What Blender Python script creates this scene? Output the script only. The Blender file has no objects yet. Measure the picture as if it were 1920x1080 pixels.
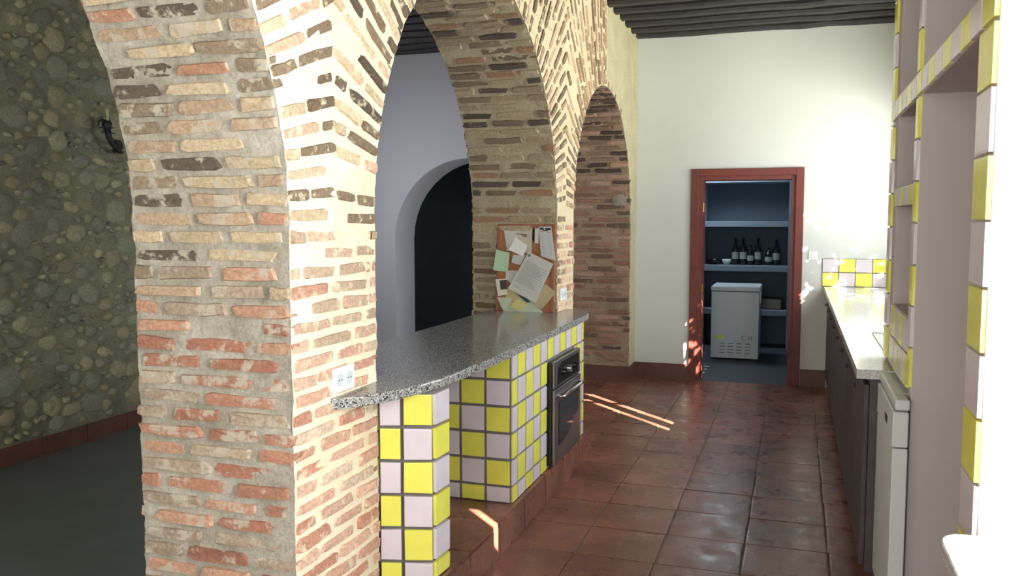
import bpy, bmesh, math, random
import numpy as np
from mathutils import Vector, Matrix, noise
random.seed(7)
scene = bpy.context.scene
col = scene.collection
PI = math.pi

# ------------------------------------------------------------------ camera
FPX = 1600.0
d = np.array([(1495-960)/FPX, 128/FPX, -1.0]); d /= np.linalg.norm(d)
pt = math.atan(128/FPX)
Zc = np.array([0, math.cos(pt), math.sin(pt)])
Xc = np.cross(d, Zc); Xc /= np.linalg.norm(Xc)
Yc = np.cross(Zc, Xc)
R = np.array([Xc, Yc, Zc])
CAMH = 1.6
cam = bpy.data.objects.new('camera', bpy.data.cameras.new('camera'))
col.objects.link(cam)
cam.data.sensor_width = 36; cam.data.lens = 36*FPX/1920
cam.data.clip_start = 0.05
M4 = Matrix.Identity(4)
for i in range(3):
    for j in range(3):
        M4[i][j] = R[i][j]
M4[2][3] = CAMH
cam.matrix_world = M4
scene.camera = cam

def proj(p):
    c = R.T @ (np.array(p)-np.array([0, 0, CAMH]))
    if c[2] > -0.05: return None
    return (960+FPX*c[0]/-c[2], 540-FPX*c[1]/-c[2], -c[2])

# ------------------------------------------------------------------ exposure, sky, sun, daylight in the windows, added fill lamps
scene.view_settings.view_transform = 'Standard'
scene.view_settings.look = 'None'
scene.view_settings.gamma = 1
scene.view_settings.use_curve_mapping = False
scene.view_settings.exposure = 0.3
w = bpy.data.worlds.new('sky'); scene.world = w; w.use_nodes = True
w.node_tree.nodes['Background'].inputs[0].default_value = (0.85, 0.93, 1.0, 1)
w.node_tree.nodes['Background'].inputs[1].default_value = 1.2

SUN_T = 0.6
sl = bpy.data.lights.new('sun', 'SUN'); sl.energy = 60; sl.angle = math.radians(0.2); sl.color = (1, 0.93, 0.82)
so = bpy.data.objects.new('sun', sl); col.objects.link(so)
so.rotation_euler = Vector((-1, 1, -SUN_T*math.sqrt(2))).to_track_quat('-Z', 'Y').to_euler()
so.location = (6, -4, 6)

def area(name, loc, size, direction, energy, color=(1, 1, 1)):
    l = bpy.data.lights.new(name, 'AREA'); l.shape = 'RECTANGLE'; l.size = size[0]; l.size_y = size[1]
    l.energy = energy; l.color = color
    o = bpy.data.objects.new(name, l); col.objects.link(o)
    o.location = loc; o.rotation_euler = Vector(direction).to_track_quat('-Z', 'Z').to_euler()
    return o
# W1 beside the camera, W2 and W3 over the worktop, then added fill lamps with no window behind them
area('daylight_fill', (1.09, 1.28, 1.72), (1.55, 1.5), (-1, 0, 0), 108, (0.95, 0.98, 1))
area('daylight_fill', (1.09, 5.05, 1.85), (1.4, 1.3), (-1, 0, 0), 50, (0.93, 0.97, 1))
area('daylight_fill', (1.09, 7.45, 1.85), (1.8, 1.3), (-1, 0, 0), 32, (0.93, 0.97, 1))
area('daylight_fill', (-0.9, -2.45, 1.7), (2.6, 2.2), (0, 1, 0), 105, (1, 0.97, 0.92))  # added fill from behind the camera
area('daylight_fill', (-3.4, -2.45, 1.7), (2.4, 2.2), (0, 1, 0), 70, (1, 0.97, 0.9))  # added fill from behind for the dining side
area('daylight_fill', (-4.80, 7.1, 1.9), (1.1, 1.2), (1, 0, 0), 26, (0.88, 0.92, 1))  # added fill at the stone wall, brightens the dining end wall
area('daylight_fill', (-1.0, 10.6, 2.45), (0.7, 0.5), (0.3, 0, -1), 18, (0.75, 0.88, 1))  # added bluish fill under the pantry ceiling

# ------------------------------------------------------------------ materials
def lin(c):
    return tuple(((x/255)/12.92 if x/255 <= 0.04045 else ((x/255+0.055)/1.055)**2.4) for x in c)
def newmat(name):
    m = bpy.data.materials.new(name); m.use_nodes = True
    nt = m.node_tree
    return m, nt, nt.nodes['Principled BSDF']
def N(nt, t, **k):
    n = nt.nodes.new(t)
    for a, b in k.items(): setattr(n, a, b)
    return n
def noise_tex(nt, scale, detail=4, rough=0.6, coord='pos'):
    g = N(nt, 'ShaderNodeNewGeometry') if coord == 'pos' else N(nt, 'ShaderNodeTexCoord')
    n = N(nt, 'ShaderNodeTexNoise'); n.inputs['Scale'].default_value = scale
    n.inputs['Detail'].default_value = detail; n.inputs['Roughness'].default_value = rough
    nt.links.new(g.outputs['Position' if coord == 'pos' else 'Object'], n.inputs['Vector'])
    return n
def ramp(nt, src, stops):
    r = N(nt, 'ShaderNodeValToRGB')
    e = r.color_ramp.elements
    while len(e) < len(stops): e.new(0.5)
    for i, (p, c) in enumerate(stops):
        e[i].position = p; e[i].color = (*c, 1)
    nt.links.new(src, r.inputs[0]); return r
def bump(nt, b, src, strength, dist=0.01):
    n = N(nt, 'ShaderNodeBump'); n.inputs['Strength'].default_value = strength; n.inputs['Distance'].default_value = dist
    nt.links.new(src, n.inputs['Height']); nt.links.new(n.outputs[0], b.inputs['Normal']); return n
def mixc(nt, fac, a, b):
    m = N(nt, 'ShaderNodeMix', data_type='RGBA')
    if isinstance(fac, float): m.inputs[0].default_value = fac
    else: nt.links.new(fac, m.inputs[0])
    for s, v in ((m.inputs[6], a), (m.inputs[7], b)):
        if isinstance(v, tuple): s.default_value = (*v, 1)
        else: nt.links.new(v, s)
    return m.outputs[2]
def plain(name, c, rough=0.6, metal=0.0, var=0.08, scale=6.0, bmp=0.0, bscale=60):
    m, nt, b = newmat(name); c = lin(c)
    n = noise_tex(nt, scale)
    r = ramp(nt, n.outputs[0], [(0.3, tuple(x*(1-var) for x in c)), (0.7, tuple(min(1, x*(1+var)) for x in c))])
    nt.links.new(r.outputs[0], b.inputs['Base Color'])
    b.inputs['Roughness'].default_value = rough; b.inputs['Metallic'].default_value = metal
    if bmp: bump(nt, b, noise_tex(nt, bscale, 5).outputs[0], bmp)
    return m
def masonry(name, source, plaster, amount=0.45):
    """colour of the piece itself, broken by smears of lime plaster"""
    m, nt, b = newmat(name)
    if source == 'object':
        s = N(nt, 'ShaderNodeObjectInfo').outputs['Color']
    else:
        a = N(nt, 'ShaderNodeVertexColor'); a.layer_name = 'tint'; s = a.outputs[0]
    fine = noise_tex(nt, 70, 5, 0.7)
    dark = ramp(nt, fine.outputs[0], [(0.3, (0.66, 0.65, 0.64)), (0.62, (1.15, 1.15, 1.15))])
    mul = N(nt, 'ShaderNodeMix', data_type='RGBA', blend_type='MULTIPLY'); mul.inputs[0].default_value = 1
    nt.links.new(s, mul.inputs[6]); nt.links.new(dark.outputs[0], mul.inputs[7])
    sm = noise_tex(nt, 13, 8, 0.68)
    f = ramp(nt, sm.outputs[0], [(1-amount-0.02, (0, 0, 0)), (1-amount+0.05, (0.9, 0.9, 0.9))])
    nt.links.new(mixc(nt, f.outputs[0], mul.outputs[2], lin(plaster)), b.inputs['Base Color'])
    b.inputs['Roughness'].default_value = 0.9
    bump(nt, b, noise_tex(nt, 55, 8, 0.75).outputs[0], 0.8, 0.008)
    return m
def mortar(name, c1, c2, bs=0.9, lo=0.72):
    m, nt, b = newmat(name)
    n = noise_tex(nt, 5, 8, 0.7)
    r = ramp(nt, n.outputs[0], [(0.35, lin(c1)), (0.65, lin(c2))])
    g = noise_tex(nt, 90, 4, 0.7)
    k = ramp(nt, g.outputs[0], [(0.3, (lo, lo*0.98, lo*0.94)), (0.55, (1.05, 1.05, 1.05))])
    mul = N(nt, 'ShaderNodeMix', data_type='RGBA', blend_type='MULTIPLY'); mul.inputs[0].default_value = 1
    nt.links.new(r.outputs[0], mul.inputs[6]); nt.links.new(k.outputs[0], mul.inputs[7])
    nt.links.new(mul.outputs[2], b.inputs['Base Color'])
    b.inputs['Roughness'].default_value = 0.95
    bump(nt, b, noise_tex(nt, 40, 9, 0.75).outputs[0], bs, 0.012)
    return m
MT = {}
MT['mortar_grey'] = mortar('lime_mortar', (164, 156, 140), (212, 205, 190), 1.0)
MT['mortar_cream'] = mortar('cream_mortar', (234, 220, 186), (246, 237, 212), 0.3, 0.86)
MT['mortar_cream_dim'] = mortar('dim_cream_mortar', (216, 198, 160), (230, 214, 178), 0.3, 0.84)  # cream mortar darkened for the dimmer light on the middle pier
MT['mortar_tan'] = mortar('tan_mortar', (176, 162, 134), (202, 188, 160))
MT['mortar_brown'] = mortar('brown_mortar', (146, 124, 100), (176, 154, 126))
MT['mortar_pale'] = mortar('pale_olive_plaster', (186, 178, 142), (206, 198, 162), 0.4)
MT['brick_grey'] = masonry('brick_smeared_grey', 'object', (200, 190, 172), 0.46)
MT['brick_cream'] = masonry('brick_smeared_cream', 'object', (238, 224, 190), 0.43)
MT['brick_tan'] = masonry('brick_smeared_tan', 'object', (170, 156, 128), 0.38)
MT['brick_stuff'] = masonry('brick_joined', 'vertex', (196, 182, 152), 0.42)
MT['stone'] = masonry('rubble_stone', 'object', (136, 136, 114), 0.45)
MT['stone_stuff'] = masonry('rubble_joined', 'vertex', (112, 112, 96), 0.42)
MT['stone_bed'] = mortar('rubble_bed', (124, 125, 104), (150, 149, 124), 1.0)
MT['white'] = plain('white_plaster', (216, 219, 212), 0.85, var=0.03, scale=1.5, bmp=0.12, bscale=14)
MT['grey_plaster'] = plain('dining_plaster', (176, 176, 184), 0.85, var=0.03, scale=1.5, bmp=0.1, bscale=12)
MT['lilac_plaster'] = plain('lilac_plaster', (188, 181, 182), 0.85, var=0.03, scale=2, bmp=0.1, bscale=14)
MT['reveal'] = plain('lit_reveal_plaster', (232, 232, 242), 0.8, var=0.02)  # paler than the wall: the brighter light on the reveal is in its colour
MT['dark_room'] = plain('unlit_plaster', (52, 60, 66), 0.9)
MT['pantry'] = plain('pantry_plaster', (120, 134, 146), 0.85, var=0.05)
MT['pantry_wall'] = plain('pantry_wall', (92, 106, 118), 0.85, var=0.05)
MT['beam'] = plain('dark_beam', (48, 44, 44), 0.75, var=0.3, scale=12, bmp=0.5, bscale=30)
MT['board'] = plain('dark_boards', (34, 31, 32), 0.85, var=0.3, scale=12)
MT['grout'] = plain('grey_grout', (112, 106, 106), 0.9, bmp=0.3)
MT['yellow'] = plain('yellow_glaze', (236, 233, 100), 0.22, var=0.06, scale=9, bmp=0.05, bscale=25)
MT['lilac'] = plain('lilac_glaze', (220, 211, 219), 0.22, var=0.05, scale=9, bmp=0.05, bscale=25)
MT['steel'] = plain('brushed_steel', (150, 146, 150), 0.32, 0.9, var=0.04)
MT['chrome'] = plain('bright_steel', (215, 220, 222), 0.18, 1.0, var=0.02)
MT['black'] = plain('black_plastic', (16, 16, 18), 0.3)
MT['wrought'] = plain('wrought_iron', (22, 26, 28), 0.55)
MT['white_enamel'] = plain('white_enamel', (206, 212, 214), 0.35, var=0.02)
MT['white_plastic'] = plain('white_plastic', (236, 240, 240), 0.35, var=0.02)
MT['redwood'] = plain('red_brown_wood', (112, 52, 42), 0.5, var=0.2, scale=7, bmp=0.15)
MT['dark_wood'] = plain('dark_cabinet_wood', (66, 56, 62), 0.5, var=0.3, scale=9, bmp=0.2)
MT['brass'] = plain('brass', (170, 130, 60), 0.35, 0.9)
MT['cork'] = plain('cork', (176, 122, 84), 0.9, var=0.22, scale=90, bmp=0.3, bscale=120)
MT['frame_wood'] = plain('board_frame_wood', (156, 92, 62), 0.5, var=0.15, scale=14)
MT['candle'] = plain('candle_sleeve', (176, 182, 120), 0.6)
MT['leaf'] = plain('leaf', (70, 96, 50), 0.7)
MT['skirting'] = plain('skirting_tile', (104, 66, 56), 0.45, var=0.2, scale=7)
MT['dark_floor'] = plain('dining_floor', (106, 112, 112), 0.45, var=0.12, scale=3)
MT['floor_joint'] = plain('floor_joint', (116, 102, 92), 0.85, var=0.15, scale=8)
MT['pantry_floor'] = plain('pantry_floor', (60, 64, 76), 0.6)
MT['glass_bottle'] = plain('dark_bottle_glass', (24, 34, 34), 0.12)
def terracotta():
    m, nt, b = newmat('terracotta')
    info = N(nt, 'ShaderNodeObjectInfo')
    n = noise_tex(nt, 3.2, 7, 0.65)
    r = ramp(nt, n.outputs[0], [(0.3, lin((98, 65, 56))), (0.5, lin((128, 82, 66))), (0.72, lin((152, 100, 80)))])
    mul = N(nt, 'ShaderNodeMix', data_type='RGBA', blend_type='MULTIPLY'); mul.inputs[0].default_value = 1
    nt.links.new(r.outputs[0], mul.inputs[6]); nt.links.new(info.outputs['Color'], mul.inputs[7])
    nt.links.new(mul.outputs[2], b.inputs['Base Color'])
    q = noise_tex(nt, 7, 5)
    rr = ramp(nt, q.outputs[0], [(0.3, (0.2,)*3), (0.7, (0.42,)*3)])
    nt.links.new(rr.outputs[0], b.inputs['Roughness'])
    bump(nt, b, noise_tex(nt, 9, 6).outputs[0], 0.25, 0.01)
    return m
MT['terracotta'] = terracotta()
def granite():
    m, nt, b = newmat('speckled_granite')
    n = noise_tex(nt, 170, 3, 0.8)
    r = ramp(nt, n.outputs[0], [(0.36, lin((74, 74, 76))), (0.44, lin((128, 128, 124))), (0.54, lin((168, 168, 162))), (0.64, lin((224, 224, 218)))])
    v = N(nt, 'ShaderNodeTexVoronoi'); v.inputs['Scale'].default_value = 170
    g = N(nt, 'ShaderNodeNewGeometry'); nt.links.new(g.outputs['Position'], v.inputs['Vector'])
    s = N(nt, 'ShaderNodeSeparateColor'); nt.links.new(v.outputs['Color'], s.inputs[0])
    f = ramp(nt, s.outputs[0], [(0.80, (0, 0, 0)), (0.84, (1, 1, 1))])
    nt.links.new(mixc(nt, f.outputs[0], r.outputs[0], lin((58, 60, 66))), b.inputs['Base Color'])
    b.inputs['Roughness'].default_value = 0.14
    return m
MT['granite'] = granite()
MT['glare_granite'] = plain('glare_granite', (196, 198, 196), 0.16, var=0.35, scale=150)  # granite lightened: sun and window glare put into the colour
def ovenglass():
    m, nt, b = newmat('oven_glass')
    b.inputs['Base Color'].default_value = (*lin((44, 56, 62)), 1); b.inputs['Roughness'].default_value = 0.06
    return m
MT['oven_glass'] = ovenglass()
PAPER = {}
def paper(c):
    if c not in PAPER: PAPER[c] = plain('paper_%d_%d_%d' % c, c, 0.8, var=0.03, scale=20)
    return PAPER[c]

# ------------------------------------------------------------------ helpers
def link(name, me, mat=None, parent=None, matrix=None):
    o = bpy.data.objects.new(name, me); col.objects.link(o)
    if mat and not me.materials: me.materials.append(mat)
    if parent: o.parent = parent
    if matrix is not None: o.matrix_world = matrix
    return o
def tag(o, label=None, cat=None, group=None, kind=None):
    if label: o['label'] = label
    if cat: o['category'] = cat
    if group: o['group'] = group
    if kind: o['kind'] = kind
    return o
def empty(name, loc, label, cat, group=None, kind=None, rz=0):
    o = bpy.data.objects.new(name, None); col.objects.link(o); o.location = loc; o.rotation_euler.z = rz
    o.empty_display_size = 0.1
    return tag(o, label, cat, group, kind)
def bm_mesh(bm, name, smooth=False):
    me = bpy.data.meshes.new(name)
    bmesh.ops.recalc_face_normals(bm, faces=bm.faces[:])
    bm.to_mesh(me); bm.free()
    if smooth:
        for p in me.polygons: p.use_smooth = True
    return me
def box(bm, x0, x1, y0, y1, z0, z1, bev=0.0):
    r = bmesh.ops.create_cube(bm, size=1, matrix=Matrix.Translation(((x0+x1)/2, (y0+y1)/2, (z0+z1)/2)) @ Matrix.Diagonal((abs(x1-x0), abs(y1-y0), abs(z1-z0), 1)))
    if bev:
        es = {e for v in r['verts'] for e in v.link_edges}
        bmesh.ops.bevel(bm, geom=list(es), offset=bev, segments=2, affect='EDGES', profile=0.5)
def boxes(name, mat, lst, parent=None, bev=0.0, smooth=False):
    bm = bmesh.new()
    for b in lst: box(bm, *b, bev=bev)
    o = link(name, bm_mesh(bm, name, smooth), mat)
    if parent:
        o.parent = parent
        o.matrix_parent_inverse = Matrix.Translation(-Vector(parent.location)) if parent.type == 'EMPTY' and parent.rotation_euler.z == 0 else parent.matrix_basis.inverted()
    return o
def adopt(o, parent):
    o.parent = parent; o.matrix_parent_inverse = parent.matrix_basis.inverted() ; return o
def tube(bm, pts, rad, seg=8):
    rings = []
    for i, p in enumerate(pts):
        a = Vector(pts[max(0, i-1)]); b = Vector(pts[min(len(pts)-1, i+1)])
        t = (b-a).normalized(); u = t.orthogonal().normalized() if i == 0 else (prev-t*prev.dot(t)).normalized()
        prev = u; v = t.cross(u); r = rad[i] if isinstance(rad, (list, tuple)) else rad
        rings.append([bm.verts.new(Vector(p)+(u*math.cos(k*2*PI/seg)+v*math.sin(k*2*PI/seg))*r) for k in range(seg)])
    for A, B in zip(rings, rings[1:]):
        for k in range(seg): bm.faces.new((A[k], A[(k+1) % seg], B[(k+1) % seg], B[k]))
    bm.faces.new(rings[0]); bm.faces.new(rings[-1][::-1])
def lathe(bm, prof, c, seg=14):
    rings = [[bm.verts.new((c[0]+r*math.cos(k*2*PI/seg), c[1]+r*math.sin(k*2*PI/seg), c[2]+z)) for k in range(seg)] for r, z in prof]
    for A, B in zip(rings, rings[1:]):
        for k in range(seg): bm.faces.new((A[k], A[(k+1) % seg], B[(k+1) % seg], B[k]))
    bm.faces.new(rings[0]); bm.faces.new(rings[-1][::-1])
def outline_slab(name, pts, z0, z1, mat, bev=0.0):
    bm = bmesh.new()
    vs = [bm.verts.new((x, y, z0)) for x, y in pts]
    f = bm.faces.new(vs)
    r = bmesh.ops.extrude_face_region(bm, geom=[f])
    for v in r['geom']:
        if isinstance(v, bmesh.types.BMVert): v.co.z = z1
    if bev:
        es = [e for e in bm.edges if abs(e.verts[0].co.z-e.verts[1].co.z) < 1e-6]
        bmesh.ops.bevel(bm, geom=es, offset=bev, segments=3, affect='EDGES', profile=0.5)
    return link(name, bm_mesh(bm, name), mat)

# piece variants: an octagon with worn shoulders, unit size, face towards +Z
def piece(k, jag=0.12, dome=0.0, n=8):
    rnd = random.Random(k)
    base = []
    if n == 8:
        c = 0.06+0.03*rnd.random()
        for sx, sy in ((1, 1), (-1, 1), (-1, -1), (1, -1)):
            a = (0.5*sx, (0.5-c*2)*sy); b = ((0.5-c)*sx, 0.5*sy)
            base += [a, b] if sx*sy > 0 else [b, a]
            if sy*sx < 0 and sy > 0: pass
        m1 = rnd.uniform(-0.2, 0.2); m2 = rnd.uniform(-0.2, 0.2)
        base = base[:2]+[(m1, 0.5)]+base[2:6]+[(m2, -0.5)]+base[6:]; n = 10
    else:
        base = [(0.5*math.cos(i*2*PI/n), 0.5*math.sin(i*2*PI/n)) for i in range(n)]
    base = [(x*(1+rnd.uniform(-jag, jag)), y*(1+rnd.uniform(-jag, jag)*1.6)) for x, y in base]
    bm = bmesh.new()
    rings = []
    for s, z in ((1.0, -0.5), (1.0, 0.25), (0.93, 0.5)) if not dome else ((1.0, -0.5), (0.97, 0.1), (0.72, 0.42)):
        sy = s if s == 1 else (s-0.05 if not dome else s)
        rings.append([bm.verts.new((x*s, y*sy, z+rnd.uniform(-0.05, 0.05)*(z > 0))) for x, y in base])
    for A, B in zip(rings, rings[1:]):
        for i in range(n): bm.faces.new((A[i], A[(i+1) % n], B[(i+1) % n], B[i]))
    c = bm.verts.new((0, 0, 0.5+rnd.uniform(-0.05, 0.08)))
    for i in range(n): bm.faces.new((rings[-1][i], rings[-1][(i+1) % n], c))
    return bm
def piece_mesh(k, mat, name, **kw):
    me = bm_mesh(piece(k, **kw), name, smooth=bool(kw.get('dome')))
    me.materials.append(mat); return me
BRICKS = {m: [piece_mesh(k, MT[m], 'brick') for k in range(10)] for m in ('brick_grey', 'brick_cream', 'brick_tan')}
STONES = [piece_mesh(100+k, MT['stone'], 'stone', jag=0.17, dome=1.0, n=9) for k in range(14)]
ARR = {}
def arrays(me):
    if me.name not in ARR:
        vs = np.array([v.co[:] for v in me.vertices]); fs = [tuple(p.vertices) for p in me.polygons]
        ARR[me.name] = (vs, fs)
    return ARR[me.name]
def joined(name, items, mat, parent):
    """items: (mesh, matrix, colour) -> one mesh"""
    V = []; F = []; C = []; off = 0
    for me, mx, c in items:
        vs, fs = arrays(me); m = np.array(mx)
        V.append(vs @ m[:3, :3].T + m[:3, 3]); F += [tuple(i+off for i in f) for f in fs]
        C.append(np.tile([*c, 1.0], (len(vs), 1))); off += len(vs)
    me = bpy.data.meshes.new(name)
    me.from_pydata(np.concatenate(V).tolist(), [], F)
    a = me.color_attributes.new('tint', 'FLOAT_COLOR', 'POINT')
    a.data.foreach_set('color', np.concatenate(C).ravel())
    me.update()
    o = link(name, me, mat, parent); o['kind'] = 'stuff'
    return o
def frame_m(p, u, v, n, su, sv, sn):
    m = Matrix.Identity(4)
    for i in range(3):
        m[i][0] = u[i]*su; m[i][1] = v[i]*sv; m[i][2] = n[i]*sn; m[i][3] = p[i]
    return m
def visible_size(p, n, su, sv):
    q = proj(p)
    if q is None or q[0] < -20 or q[0] > 1940 or q[1] < -20 or q[1] > 1100: return 0
    to = np.array([0, 0, CAMH])-np.array(p); c = float(np.dot(to, n)/np.linalg.norm(to))
    if c < 0.02: return 0
    return su*sv*c/q[2]**2
def place_pieces(name, items, parent, stuff_mat, limit=290, stuff_name='brickwork'):
    """items: dict(me, m, c, p, n, su, sv)"""
    items.sort(key=lambda t: -visible_size(t['p'], t['n'], t['su'], t['sv']))
    vis = [t for t in items if visible_size(t['p'], t['n'], t['su'], t['sv']) > 0][:limit]
    ids = {id(t) for t in vis}
    for t in vis:
        o = bpy.data.objects.new(name, t['me']); col.objects.link(o); o.parent = parent; o.matrix_basis = t['m']
        o.color = (*t['c'], 1)
    rest = [t for t in items if id(t) not in ids]
    if rest: joined(stuff_name, [(t['me'], t['m'], t['c']) for t in rest], stuff_mat, parent)
    print(name, parent.name, len(vis), len(rest))
def wob(p, amp=0.006, s=9.0):
    v = Vector(p)
    a = noise.noise_vector(v*s)*amp + noise.noise_vector(v*s*3.1+Vector((5, 2, 9)))*amp*0.6 + noise.noise_vector(v*s*7.3+Vector((1, 7, 3)))*amp*0.35
    return v+a

# ------------------------------------------------------------------ room shell
XW, YF, ZC = 0.95, 8.6, 3.385
XA, XD, XS = -1.545, -2.16, -4.86
floor = tag(boxes('floor', MT['floor_joint'], [(XS-0.2, 1.2, -2.6, 9.1, -0.12, -0.0055)]), 'dull grey mortar bed below the red floor tiles', 'floor', kind='structure')
# terracotta tiles of the kitchen aisle
def rounded_tile(k, mat, name='tile', bev=0.035):
    rnd = random.Random(k); bm = bmesh.new()
    box(bm, -0.5, 0.5, -0.5, 0.5, -0.5, 0.5)
    top = [v for v in bm.verts if v.co.z > 0]
    for v in bm.verts:
        v.co.x += rnd.uniform(-0.012, 0.012); v.co.y += rnd.uniform(-0.012, 0.012)
    es = [e for e in bm.edges if e.verts[0].co.z > 0 and e.verts[1].co.z > 0]
    bmesh.ops.bevel(bm, geom=es, offset=bev, segments=1, affect='EDGES')
    me = bm_mesh(bm, name); me.materials.append(mat); return me
FT = [rounded_tile(k, MT['terracotta'], 'floor_tile', 0.02) for k in range(6)]
P = 0.386
nt_ = 0
j = 0
y = 4.655-P*11
while y < YF:
    for i in range(-4, 6):
        x0 = -0.98+P*i; x1 = x0+P
        x0 = max(x0, XD)
        x1 = min(x1, XW); yy1 = min(y+P, YF)
        if x1 < -1.56 and not 5.9 < y < 8.4: continue
        if x1-x0 < 0.05: continue
        sh = 0.0
        o = bpy.data.objects.new('floor_tile', random.choice(FT)); col.objects.link(o); o.parent = floor
        o.location = ((x0+x1)/2, (y+yy1)/2+sh, -0.011+random.uniform(-0.0015, 0.0015))
        o.scale = (x1-x0-0.010, yy1-y-0.010, 0.022)
        o.rotation_euler = (random.uniform(-0.003, 0.003), random.uniform(-0.003, 0.003), 0)
        t = random.uniform(0.78, 1.15); o.color = (t, t*random.uniform(0.94, 1.04), t*random.uniform(0.92, 1.06), 1)
    y += P
dfl = tag(boxes('floor', MT['dark_floor'], [(XS, XD, -2.5, YF+0.5, -0.012, 0.001)]), 'dark grey dining floor left of the brick pier', 'floor', kind='structure')
# ceiling: boards and beams running across the room
ceil = tag(boxes('ceiling', MT['board'], [(XS-0.2, 1.3, -2.7, YF+0.1, ZC+0.13, ZC+0.25)]), 'dark boarded ceiling over the kitchen and dining side', 'ceiling', kind='structure')
def beam(k):
    rnd = random.Random(k); bm = bmesh.new(); n = 24
    prev = None
    for i in range(n+1):
        x = XS+(XW-XS)*i/n
        dz = rnd.uniform(-0.006, 0.006); dy = rnd.uniform(-0.006, 0.006)
        ring = [bm.verts.new((x, a+dy, b+(dz if b < 0.05 else 0))) for a, b in ((-0.06, 0.14), (-0.065, 0.02), (-0.045, 0.0), (0.045, 0.0), (0.065, 0.02), (0.06, 0.14))]
        if prev:
            for q in range(5): bm.faces.new((prev[q], prev[q+1], ring[q+1], ring[q]))
        prev = ring
    return bm_mesh(bm, 'beam')
BM = [beam(k) for k in range(3)]
for b in BM: b.materials.append(MT['beam'])
y = YF-0.07; k = 0
while y > -2.4:
    o = bpy.data.objects.new('beam', BM[k % 3]); col.objects.link(o); o.parent = ceil; o.location = (0, y, ZC-0.005)
    y -= 0.27; k += 1
# kitchen far wall with the doorway
DX0, DX1, DZ = -0.93, -0.015, 2.03
wf = tag(boxes('wall_far', MT['white'], [(-1.75, DX0, YF, YF+0.22, 0, ZC+0.1), (DX1, 1.2, YF, YF+0.22, 0, ZC+0.1), (DX0, DX1, YF, YF+0.22, DZ, ZC+0.1)]), 'white plastered kitchen end wall with a doorway', 'wall', kind='structure')
# dining far wall with round-headed opening
def arch_wall():
    bm = bmesh.new(); cx, r, z0, th = -3.355, 0.88, 1.38, 0.5
    n = 20
    prof = [(cx-r, 0)] + [(cx-r*math.cos(PI*i/n), z0+r*math.sin(PI*i/n)) for i in range(n+1)] + [(cx+r, 0)]
    def strip(yy):
        outer = []
        for x, z in prof:
            outer.append((x, z))
        top = ZC+0.1
        vin = [bm.verts.new((x, yy, z)) for x, z in prof]
        vt = [bm.verts.new((x, yy, top)) for x, z in prof]
        for i in range(len(prof)-1):
            if prof[i][0] == prof[i+1][0]: continue
            bm.faces.new((vin[i], vin[i+1], vt[i+1], vt[i]))
        L = [bm.verts.new(c) for c in ((XS-0.1, yy, 0), (cx-r, yy, 0), (cx-r, yy, top), (XS-0.1, yy, top))]; bm.faces.new(L)
        Rr = [bm.verts.new(c) for c in ((cx+r, yy, 0), (-1.7, yy, 0), (-1.7, yy, top), (cx+r, yy, top))]; bm.faces.new(Rr)
        return vin
    a = strip(YF); b = strip(YF+th)
    wall = link('wall_dining', bm_mesh(bm, 'wall_dining'), MT['grey_plaster'])
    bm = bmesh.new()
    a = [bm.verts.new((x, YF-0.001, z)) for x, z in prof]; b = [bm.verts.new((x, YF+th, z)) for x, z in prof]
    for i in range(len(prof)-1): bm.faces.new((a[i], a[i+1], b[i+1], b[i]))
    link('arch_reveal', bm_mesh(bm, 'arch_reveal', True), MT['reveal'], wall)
    return wall
tag(arch_wall(), 'grey plastered dining end wall with a round-headed opening', 'wall', kind='structure')
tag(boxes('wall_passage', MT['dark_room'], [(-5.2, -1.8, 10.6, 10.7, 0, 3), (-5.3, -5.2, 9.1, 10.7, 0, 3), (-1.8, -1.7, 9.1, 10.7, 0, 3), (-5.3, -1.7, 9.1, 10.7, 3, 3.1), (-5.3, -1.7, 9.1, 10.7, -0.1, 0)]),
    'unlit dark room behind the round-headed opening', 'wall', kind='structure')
tag(boxes('wall_rear', MT['white'], [(XS-0.2, 1.2, -2.7, -2.5, 0, ZC+0.1)]), 'plain wall behind the camera', 'wall', kind='structure')
# right wall with three window openings
W = [(0.45, 2.09, 0.95, 2.5), (4.3, 5.8, 1.15, 2.55), (6.45, 8.42, 1.15, 2.55)]
lst = []
yy = -2.6
for (a, b, z0, z1) in W:
    lst.append((XW, XW+0.15, yy, a, 0, ZC+0.1)); lst.append((XW, XW+0.15, a, b, 0, z0)); lst.append((XW, XW+0.15, a, b, z1, ZC+0.1)); yy = b
lst.append((XW, XW+0.15, yy, YF+0.1, 0, ZC+0.1))
tag(boxes('wall_right', MT['white'], lst), 'white outer kitchen wall with windows over the worktop', 'wall', kind='structure')
for i, (a, b, z0, z1) in enumerate(W):
    f = 0.05
    bars = [(XW+0.04, XW+0.1, a, a+f, z0, z1), (XW+0.04, XW+0.1, b-f, b, z0, z1), (XW+0.04, XW+0.1, a, b, z0, z0+f), (XW+0.04, XW+0.1, a, b, z1-f, z1)]
    tag(boxes('window_%d' % (i+1), MT['white'], bars if i else bars[2:]), ['white window frame beside the marble sill', 'white window frame nearest the tiled niches', 'white window frame next to the end wall'][i], 'window', kind='structure')
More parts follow.
